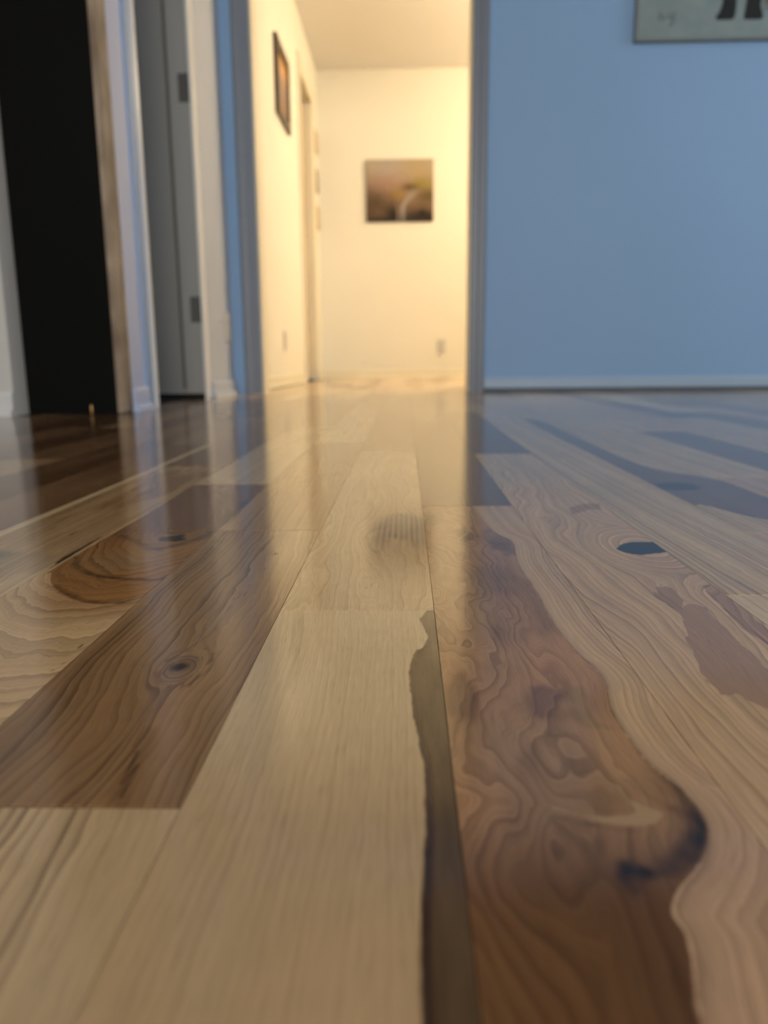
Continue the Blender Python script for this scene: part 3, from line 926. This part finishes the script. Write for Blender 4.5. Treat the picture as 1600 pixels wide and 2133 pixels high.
# end of the left wall: a flat face, then the moulded casing of the passage
struct(box('wall_post', -0.785, -0.766, 2.130, 2.335, 0, ZC, LAV))
pr = [(-0.766, 2.246), (-0.760, 2.247), (-0.758, 2.254), (-0.762, 2.260), (-0.763, 2.292), (-0.761, 2.302), (-0.766, 2.304)]
struct(extrude_profile('trim_7', pr, 'z', 0, 2.12, BLUE_SHADE))  # deeper blue paints the shadow in the groove before the bead
pr = [(-0.766, 2.304), (-0.760, 2.304), (-0.756, 2.308), (-0.754, 2.316), (-0.755, 2.327), (-0.759, 2.333), (-0.766, 2.335)]
struct(extrude_profile('trim_15', pr, 'z', 0, 2.12, TRIM))
bm = bmesh.new()
prf = base_prof(-0.766, 0.066, 1)
A = [bm.verts.new((p[0], 2.130, p[1])) for p in prf]
B = [bm.verts.new((p[0], 2.2455, p[1])) for p in prf]
for i in range(len(prf)):
    j = (i + 1) % len(prf)
    bm.faces.new((A[i], A[j], B[j], B[i]))
bm.faces.new(A[::-1]); bm.faces.new(B)
struct(bm_obj('baseboard_post', bm, LAV))

# ------------------------------------------------------------------ closed panel door in the recess
METAL = NT('dark_hinge_steel'); METAL.bsdf.inputs['Metallic'].default_value = 0.7
nz = METAL.noise(METAL.coord(), 400, 2)
METAL = METAL.out(METAL.scale_color((0.10, 0.10, 0.10), METAL.add(0.85, METAL.mul(nz, 0.3))), 0.5)
GAP_SHADE = painted('door_gap_black', (0.015, 0.015, 0.015), 0.8, 0.0, 60, 0.1)
door = struct(empty('door_1', (-1.19, 2.915, 0)))
DX0, DX1, DY = -1.60, -0.762, 2.905
box('stile', DX1 - 0.074, DX1, DY, DY + 0.035, 0.019, 2.03, DOORM, door, 0.0015)
box('stile', DX0, DX0 + 0.10, DY, DY + 0.035, 0.019, 2.03, DOORM, door, 0.0015)
for z0, z1 in ((0.019, 0.035), (1.93, 2.03)):
    box('rail', DX0 + 0.10, DX1 - 0.0742, DY, DY + 0.035, z0, z1, DOORM, door)
box('panel', DX0 + 0.10, DX1 - 0.074, DY + 0.012, DY + 0.030, 0.035, 1.93, DOORM, door)
box('door_gap_shade', DX0, DX1, DY + 0.004, DY + 0.030, 0.0005, 0.0188, GAP_SHADE, door)  # black strip standing in for the dark gap under the door
GROOVE_SHADE = painted('brown_grey_groove_shade', (0.13, 0.115, 0.10), 0.6, 0.0002, 70)
box('panel_groove_shade', DX1 - 0.0835, DX1 - 0.0745, DY - 0.0008, DY + 0.012, 0.036, 1.929, GROOVE_SHADE, door)  # flush dark strip paints the shaded groove beside the panel
for zc in (0.329, 1.089, 1.80):
    h = box('hinge', DX1 - 0.040, DX1 - 0.002, DY - 0.0025, DY, zc - 0.047, zc + 0.047, METAL, door, 0.0008)
    bm = bmesh.new()
    for k in range(5):
        bmesh.ops.create_cone(bm, cap_ends=True, segments=14, radius1=0.0055, radius2=0.0055, depth=0.0180,
                              matrix=Matrix.Translation((DX1 + 0.001, DY - 0.0062, zc - 0.038 + 0.019 * k)))
    k_ = bm_obj('hinge_knuckle', bm, METAL, None, True)
    k_.parent = h
struct(box('trim_8', DX1 + 0.002, -0.7505, 2.890, 2.945, 0, 2.06, TRIM))
struct(box('trim_9', -1.62, -1.602, 2.890, 2.945, 0, 2.06, TRIM))

# door and casing in the hall's left wall
hd = struct(empty('door_2', (HL - 0.06, 5.77, 0)))
box('door_slab', HL - 0.085, HL - 0.050, 5.475, 6.06, 0.010, 2.00, HDOOR, hd, 0.002)
box('door_stop', HL - 0.050, HL - 0.035, 5.470, 5.485, 0.0, 2.005, TRIM, hd)
struct(box('trim_10', HL - 0.11, HL, 5.45, 5.470, 0, 2.02, HTRIM))
struct(box('trim_11', HL - 0.11, HL, 6.062, 6.08, 0, 2.02, HTRIM))
struct(extrude_profile('trim_12', [(HL, 5.335), (HL + 0.018, 5.337), (HL + 0.018, 5.39), (HL + 0.011, 5.40), (HL + 0.010, 5.455), (HL, 5.455)], 'z', 0, 2.10, HTRIM))
struct(extrude_profile('trim_13', [(HL, 6.165), (HL + 0.018, 6.163), (HL + 0.018, 6.11), (HL + 0.011, 6.10), (HL + 0.010, 6.075), (HL, 6.075)], 'z', 0, 2.10, HTRIM))
struct(box('trim_14', HL, HL + 0.014, 5.455, 6.075, 2.01, 2.10, HTRIM))

# ------------------------------------------------------------------ tall black panel on the left
BLK = NT('black_satin_lacquer')
f = BLK.noise(BLK.coord(), 3.0, 2)
BLK = BLK.out(BLK.scale_color((0.0045, 0.0048, 0.0048), BLK.add(0.7, BLK.mul(f, 0.6))), 0.6, 0.08)
TANW = NT('bare_tan_wood')
cc = TANW.coord()
f = TANW.noise(TANW.vmul(cc, (40, 40, 3)), 1.0, 4, 0.65)
f2 = TANW.noise(TANW.vmul(cc, (6, 6, 7)), 1.0, 2)
TANW = TANW.out(TANW.mix(TANW.sstep(TANW.add(TANW.mul(f, .5), TANW.mul(f2, .5)), 0.36, 0.62), (0.20, 0.145, 0.10, 1), (0.46, 0.37, 0.28, 1)), 0.5, 0.3)
BRASS = NT('brass'); BRASS.bsdf.inputs['Metallic'].default_value = 1.0
bn = BRASS.noise(BRASS.coord(), 300, 2)
BRASS = BRASS.out(BRASS.scale_color((0.80, 0.50, 0.20), BRASS.add(0.85, BRASS.mul(bn, 0.3))), 0.3)
bp = empty('black_panel', (-0.9, 2.055, 0))
tag(bp, 'tall flat black panel with a bare tan wooden edge at the far left', 'panel')
box('front', -1.022, -0.7795, 2.045, 2.064, 0.002, 2.2, BLK, bp, 0.001)
box('edge_board', -0.7790, -0.7650, 2.046, 2.1285, 0.002, 2.2, TANW, bp, 0.001)
bm = bmesh.new()
bmesh.ops.create_cone(bm, cap_ends=True, segments=16, radius1=0.0034, radius2=0.0034, depth=0.017, matrix=Matrix.Translation((-0.848, 2.0405, 0.0135)))
bmesh.ops.create_cone(bm, cap_ends=True, segments=16, radius1=0.0045, radius2=0.0038, depth=0.004, matrix=Matrix.Translation((-0.848, 2.0405, 0.004)))
bmesh.ops.create_uvsphere(bm, u_segments=14, v_segments=8, radius=0.0037, matrix=Matrix.Translation((-0.848, 2.0405, 0.0225)))
pg = bm_obj('floor_bolt', bm, BRASS, bp, True)
pg['label'] = 'small golden bolt at the foot of the black panel'

# ------------------------------------------------------------------ outlets
PLATE = painted('ivory_plastic', (0.56, 0.54, 0.50), 0.35, 0.0, 60, 0.5)
SLOT = painted('dark_slot', (0.03, 0.03, 0.03), 0.6, 0.0, 60, 0.3)


def outlet(loc, rz, label):
    e = empty('wall_outlet', (0, 0, 0))
    tag(e, label, 'outlet', 'wall outlets')
    box('cover_plate', -0.035, 0.035, -0.006, 0.0, -0.0575, 0.0575, PLATE, e, 0.002)
    for s in (-1, 1):
        r = box('socket', -0.017, 0.017, -0.0085, -0.0055, s * 0.0195 - 0.014, s * 0.0195 + 0.014, PLATE, e, 0.002)
        for dx in (-0.006, 0.006):
            sl = box('slot', dx - 0.0012, dx + 0.0012, -0.0088, -0.0084, s * 0.0195 - 0.005, s * 0.0195 + 0.005, SLOT, None)
            sl.parent = r
    e.location = loc
    e.rotation_euler = (0, 0, rz)
    return e


outlet((0.301, HF, 0.254), 0, 'wall outlet low on the far wall below the waterfall painting')
outlet((HL, 4.49, 0.256), math.radians(90), 'wall outlet low on the hall wall under the framed portrait')
outlet((-0.75, 3.26, 0.281), math.radians(90), 'wall outlet on the narrow wall beside the hinged door')


# ------------------------------------------------------------------ pictures
def art_material(name, build):
    n = NT(name)
    u = n.coord('Generated')
    x, y, z = n.sep(u)
    col = build(n, x, y, z)
    n.bump(n.noise(n.coord(), 500, 2), 0.0003, 0.3)
    return n.out(col, 0.6, 0.25)


def blob(n, x, z, cx, cz, sx, sz, warp=None):
    dx = n.m('DIVIDE', n.sub(x, cx), sx); dz = n.m('DIVIDE', n.sub(z, cz), sz)
    r = n.add(n.mul(dx, dx), n.mul(dz, dz))
    if warp is not None: r = n.add(r, warp)
    return n.m('EXPONENT', n.mul(r, -0.7))


def waterfall(n, x, y, z):
    v = n.vec(x, z)
    nz = n.noise(n.vmul(v, (7, 4, 1)), 1, 4, 0.6)
    wp = n.mul(n.sub(nz, 0.5), 1.8)
    c = n.mix(n.sstep(z, 0.35, 0.95), (0.22, 0.14, 0.09, 1), (0.36, 0.30, 0.22, 1))
    c = n.mix(n.mul(blob(n, x, z, 0.33, 0.60, 0.30, 0.18, wp), 0.8), c, (0.34, 0.21, 0.17, 1))
    c = n.mix(n.mul(blob(n, x, z, 0.35, 0.90, 0.22, 0.16, wp), 0.7), c, (0.36, 0.31, 0.29, 1))
    c = n.mix(n.mul(blob(n, x, z, 0.75, 0.85, 0.2, 0.15, wp), 0.7), c, (0.36, 0.27, 0.15, 1))
    c = n.mix(n.mul(blob(n, x, z, 0.84, 0.60, 0.15, 0.09, wp), 0.9), c, (0.26, 0.20, 0.04, 1))
    c = n.mix(n.mul(blob(n, x, z, 0.48, 0.44, 0.12, 0.09, wp), 0.9), c, (0.27, 0.18, 0.06, 1))
    c = n.mix(n.mul(blob(n, x, z, 0.66, 0.55, 0.12, 0.06, wp), 0.8), c, (0.09, 0.055, 0.02, 1))
    c = n.mix(n.mul(blob(n, x, z, 0.92, 0.40, 0.16, 0.10, wp), 0.8), c, (0.08, 0.06, 0.015, 1))
    c = n.mix(n.mul(blob(n, x, z, 0.05, 0.25, 0.28, 0.26, wp), 0.85), c, (0.05, 0.032, 0.016, 1))
    c = n.mix(n.mul(blob(n, x, z, 0.28, 0.16, 0.10, 0.2, wp), 0.5), c, (0.08, 0.055, 0.02, 1))
    c = n.mix(n.mul(blob(n, x, z, 0.40, 0.10, 0.09, 0.15, wp), 0.95), c, (0.008, 0.006, 0.005, 1))
    c = n.mix(n.mul(blob(n, x, z, 0.82, 0.10, 0.26, 0.13, wp), 0.97), c, (0.009, 0.006, 0.005, 1))
    c = n.mix(n.sstep(n.sub(z, n.mul(wp, 0.03)), 0.03, 0.14, 0.8, 0.0), c, (0.012, 0.009, 0.008, 1))
    # stream and fall
    cxs = n.add(0.545, n.mul(n.m('MAXIMUM', n.sub(z, 0.25), 0.0), 0.72))
    wd = n.add(0.028, n.mul(n.sstep(z, 0.28, 0.50), 0.045))
    dd = n.m('DIVIDE', n.m('ABSOLUTE', n.sub(x, cxs)), wd)
    fall = n.mul(n.sstep(dd, 0.4, 1.5, 1, 0), n.sstep(z, 0.42, 0.56, 1, 0))
    c = n.mix(n.mul(fall, n.mul(n.sstep(z, 0.0, 0.25, 0.45, 0.9), n.sstep(z, 0.28, 0.45, 1.0, 0.55))), c, (0.30, 0.28, 0.28, 1))
    dd2 = n.m('DIVIDE', n.m('ABSOLUTE', n.sub(x, 0.475)), 0.018)
    c = n.mix(n.mul(n.mul(n.sstep(dd2, 0.3, 1.6, 1, 0), n.sstep(z, 0.18, 0.30, 1, 0)), 0.4), c, (0.34, 0.29, 0.27, 1))
    return c


pt = empty('canvas_painting', (-0.042, HF, 1.475))
tag(pt, 'waterfall landscape canvas hanging on the bright far wall of the hall', 'painting')
box('canvas', -0.311, 0.227, HF - 0.022, HF - 0.001, 1.245, 1.715, art_material('waterfall_paint', waterfall), pt, 0.002)
box('stretcher', -0.300, 0.216, HF - 0.0012, HF, 1.256, 1.704, painted('stretcher_wood', (0.3, 0.2, 0.12), 0.7, 0.0, 60), pt)


def portrait(n, x, y, z):
    v = n.vec(y, z)
    nz = n.noise(n.vmul(v, (6, 5, 1)), 1, 3, 0.6)
    wp = n.mul(n.sub(nz, 0.5), 1.6)
    c = n.mix(n.sstep(z, 0.3, 1.0), (0.20, 0.13, 0.10, 1), (0.42, 0.20, 0.05, 1))
    c = n.mix(n.mul(blob(n, y, z, 0.45, 0.72, 0.30, 0.12, wp), .9), c, (0.55, 0.38, 0.26, 1))
    c = n.mix(n.mul(blob(n, y, z, 0.45, 0.42, 0.35, 0.25, wp), .9), c, (0.27, 0.20, 0.17, 1))
    c = n.mix(n.mul(blob(n, y, z, 0.5, 0.05, 0.4, 0.10, wp), .9), c, (0.34, 0.17, 0.06, 1))
    c = n.mix(n.mul(blob(n, y, z, 0.9, 0.9, 0.3, 0.12, wp), .8), c, (0.50, 0.24, 0.05, 1))
    return c


FR = painted('dark_frame_wood', (0.055, 0.035, 0.022), 0.4, 0.0, 80, 0.4)
pf = empty('framed_picture', (HL, 4.64, 1.66))
tag(pf, 'dark framed picture in orange and grey on the left hall wall', 'picture')
y0, y1, z0, z1 = 4.42, 4.87, 1.46, 1.855
b = 0.052
for nm, a in (('frame_stile', (y0, y0 + b, z0, z1)), ('frame_stile', (y1 - b, y1, z0, z1)), ('frame_rail', (y0 + b, y1 - b, z0, z0 + b)), ('frame_rail', (y0 + b, y1 - b, z1 - b, z1))):
    box(nm, HL, HL + 0.022, a[0], a[1], a[2], a[3], FR, pf, 0.003)
box('picture', HL + 0.003, HL + 0.010, y0 + b, y1 - b, z0 + b, z1 - b, art_material('portrait_paint', portrait), pf)

# three small plaques one above another beside the hall door
PLQ = painted('tan_plaque', (0.50, 0.40, 0.26), 0.6, 0.0006, 50, 0.3)
PLG = painted('grey_tan_plaque', (0.36, 0.32, 0.25), 0.6, 0.0006, 50, 0.3)
for zc, hh, label, mm in ((1.815, 0.075, 'topmost of three small plaques on the hall wall near the corner', PLQ),
                          (1.530, 0.080, 'middle greyish one of three small plaques on the hall wall', PLG),
                          (1.255, 0.085, 'lowest of three small plaques on the hall wall near the corner', PLQ)):
    e = empty('wall_plaque', (HL, 6.33, zc - hh))
    tag(e, label, 'plaque', 'three plaques in a column')
    bm = bmesh.new(); bm_box(bm, HL, HL + 0.014, 6.235, 6.425, zc - hh, zc + hh, 0.004)
    bm_obj('board', bm, mm, e)
    box('face', HL + 0.0135, HL + 0.017, 6.258, 6.402, zc - hh + 0.022, zc + hh - 0.022, mm, e, 0.002)

# large canvas on the right wall: only its lower left corner is in the picture
def stencil(n, x, y, z):
    v = n.vec(x, z)
    nz = n.noise(n.vmul(v, (9, 7, 1)), 1, 3, 0.6)
    fz = n.noise(n.vmul(v, (60, 50, 1)), 1, 2, 0.6)
    c = n.mix(n.sstep(nz, 0.3, 0.7), (0.215, 0.29, 0.31, 1), (0.26, 0.335, 0.355, 1))
    return c


PX0, PX1, PZ0, PZ1 = 0.912, 1.86, 1.368, 2.05
ps = empty('stencil_canvas', (1.38, YW, PZ0))
tag(ps, 'pale grey green canvas with black boots on the blue-painted right wall', 'canvas')
box('canvas', PX0, PX1, YW - 0.024, YW - 0.001, PZ0, PZ1, art_material('canvas_ground', stencil), ps, 0.003)
EDGE = painted('canvas_edge_strip', (0.20, 0.235, 0.24), 0.7, 0.0003, 80)
bm = bmesh.new()
bm_box(bm, PX0 - 0.001, PX0 + 0.010, YW - 0.0252, YW - 0.0005, PZ0 - 0.001, PZ1)
bm_obj('side_strip', bm, EDGE, ps)
box('bottom_strip', PX0 + 0.010, PX1, YW - 0.0252, YW - 0.0005, PZ0 - 0.001, PZ0 + 0.009, EDGE, ps)
INK = painted('black_ink', (0.012, 0.016, 0.018), 0.6, 0.0, 60, 0.3)
INKG = painted('grey_ink', (0.17, 0.215, 0.235), 0.7, 0.0, 60, 0.2)
INKB = painted('brown_ink', (0.16, 0.14, 0.10), 0.7, 0.0, 60, 0.2)


def cutout(name, pts, mat, depth=0.0012):
    ys = YW - 0.0245
    bm = bmesh.new()
    A = [bm.verts.new((x, ys - depth, z)) for x, z in pts]
    B = [bm.verts.new((x, ys + 0.001, z)) for x, z in pts]
    n = len(pts)
    bm.faces.new(A); bm.faces.new(B[::-1])
    for i in range(n):
        bm.faces.new((A[i], B[i], B[(i + 1) % n], A[(i + 1) % n]))
    return bm_obj(name, bm, mat, ps)


cutout('boot', smooth_curve([(1.222, 1.442), (1.232, 1.438), (1.280, 1.438), (1.294, 1.445), (1.298, 1.470), (1.299, 1.520), (1.300, 1.62), (1.245, 1.62), (1.246, 1.520), (1.243, 1.490), (1.235, 1.466), (1.224, 1.452), (1.222, 1.442)][:-1], 2), INK)
cutout('boot', smooth_curve([(1.330, 1.442), (1.336, 1.438), (1.395, 1.437), (1.404, 1.444), (1.402, 1.462), (1.393, 1.482), (1.396, 1.520), (1.412, 1.62), (1.346, 1.62), (1.338, 1.520), (1.335, 1.480), (1.330, 1.442)][:-1], 2), INK)
cutout('brown_mark', [(1.402, 1.495), (1.43, 1.488), (1.47, 1.492), (1.475, 1.53), (1.425, 1.525)], INKB)
cutout('grey_mark', [(1.40, 1.474), (1.44, 1.470), (1.47, 1.480), (1.44, 1.486), (1.41, 1.484)], INKG)
# two scribbled letters
lw = 0.0045
cutout('signature', [(1.000, 1.472), (1.009, 1.472), (1.009, 1.456), (1.020, 1.461), (1.026, 1.455), (1.026, 1.440), (1.018, 1.440), (1.018, 1.452), (1.009, 1.448), (1.009, 1.438), (1.000, 1.438)], INKG)
cutout('signature', [(1.034, 1.466), (1.042, 1.468), (1.044, 1.452), (1.054, 1.452), (1.056, 1.470), (1.064, 1.470), (1.062, 1.440), (1.056, 1.420), (1.040, 1.419), (1.040, 1.425), (1.050, 1.428), (1.053, 1.444), (1.038, 1.445)], INKG)
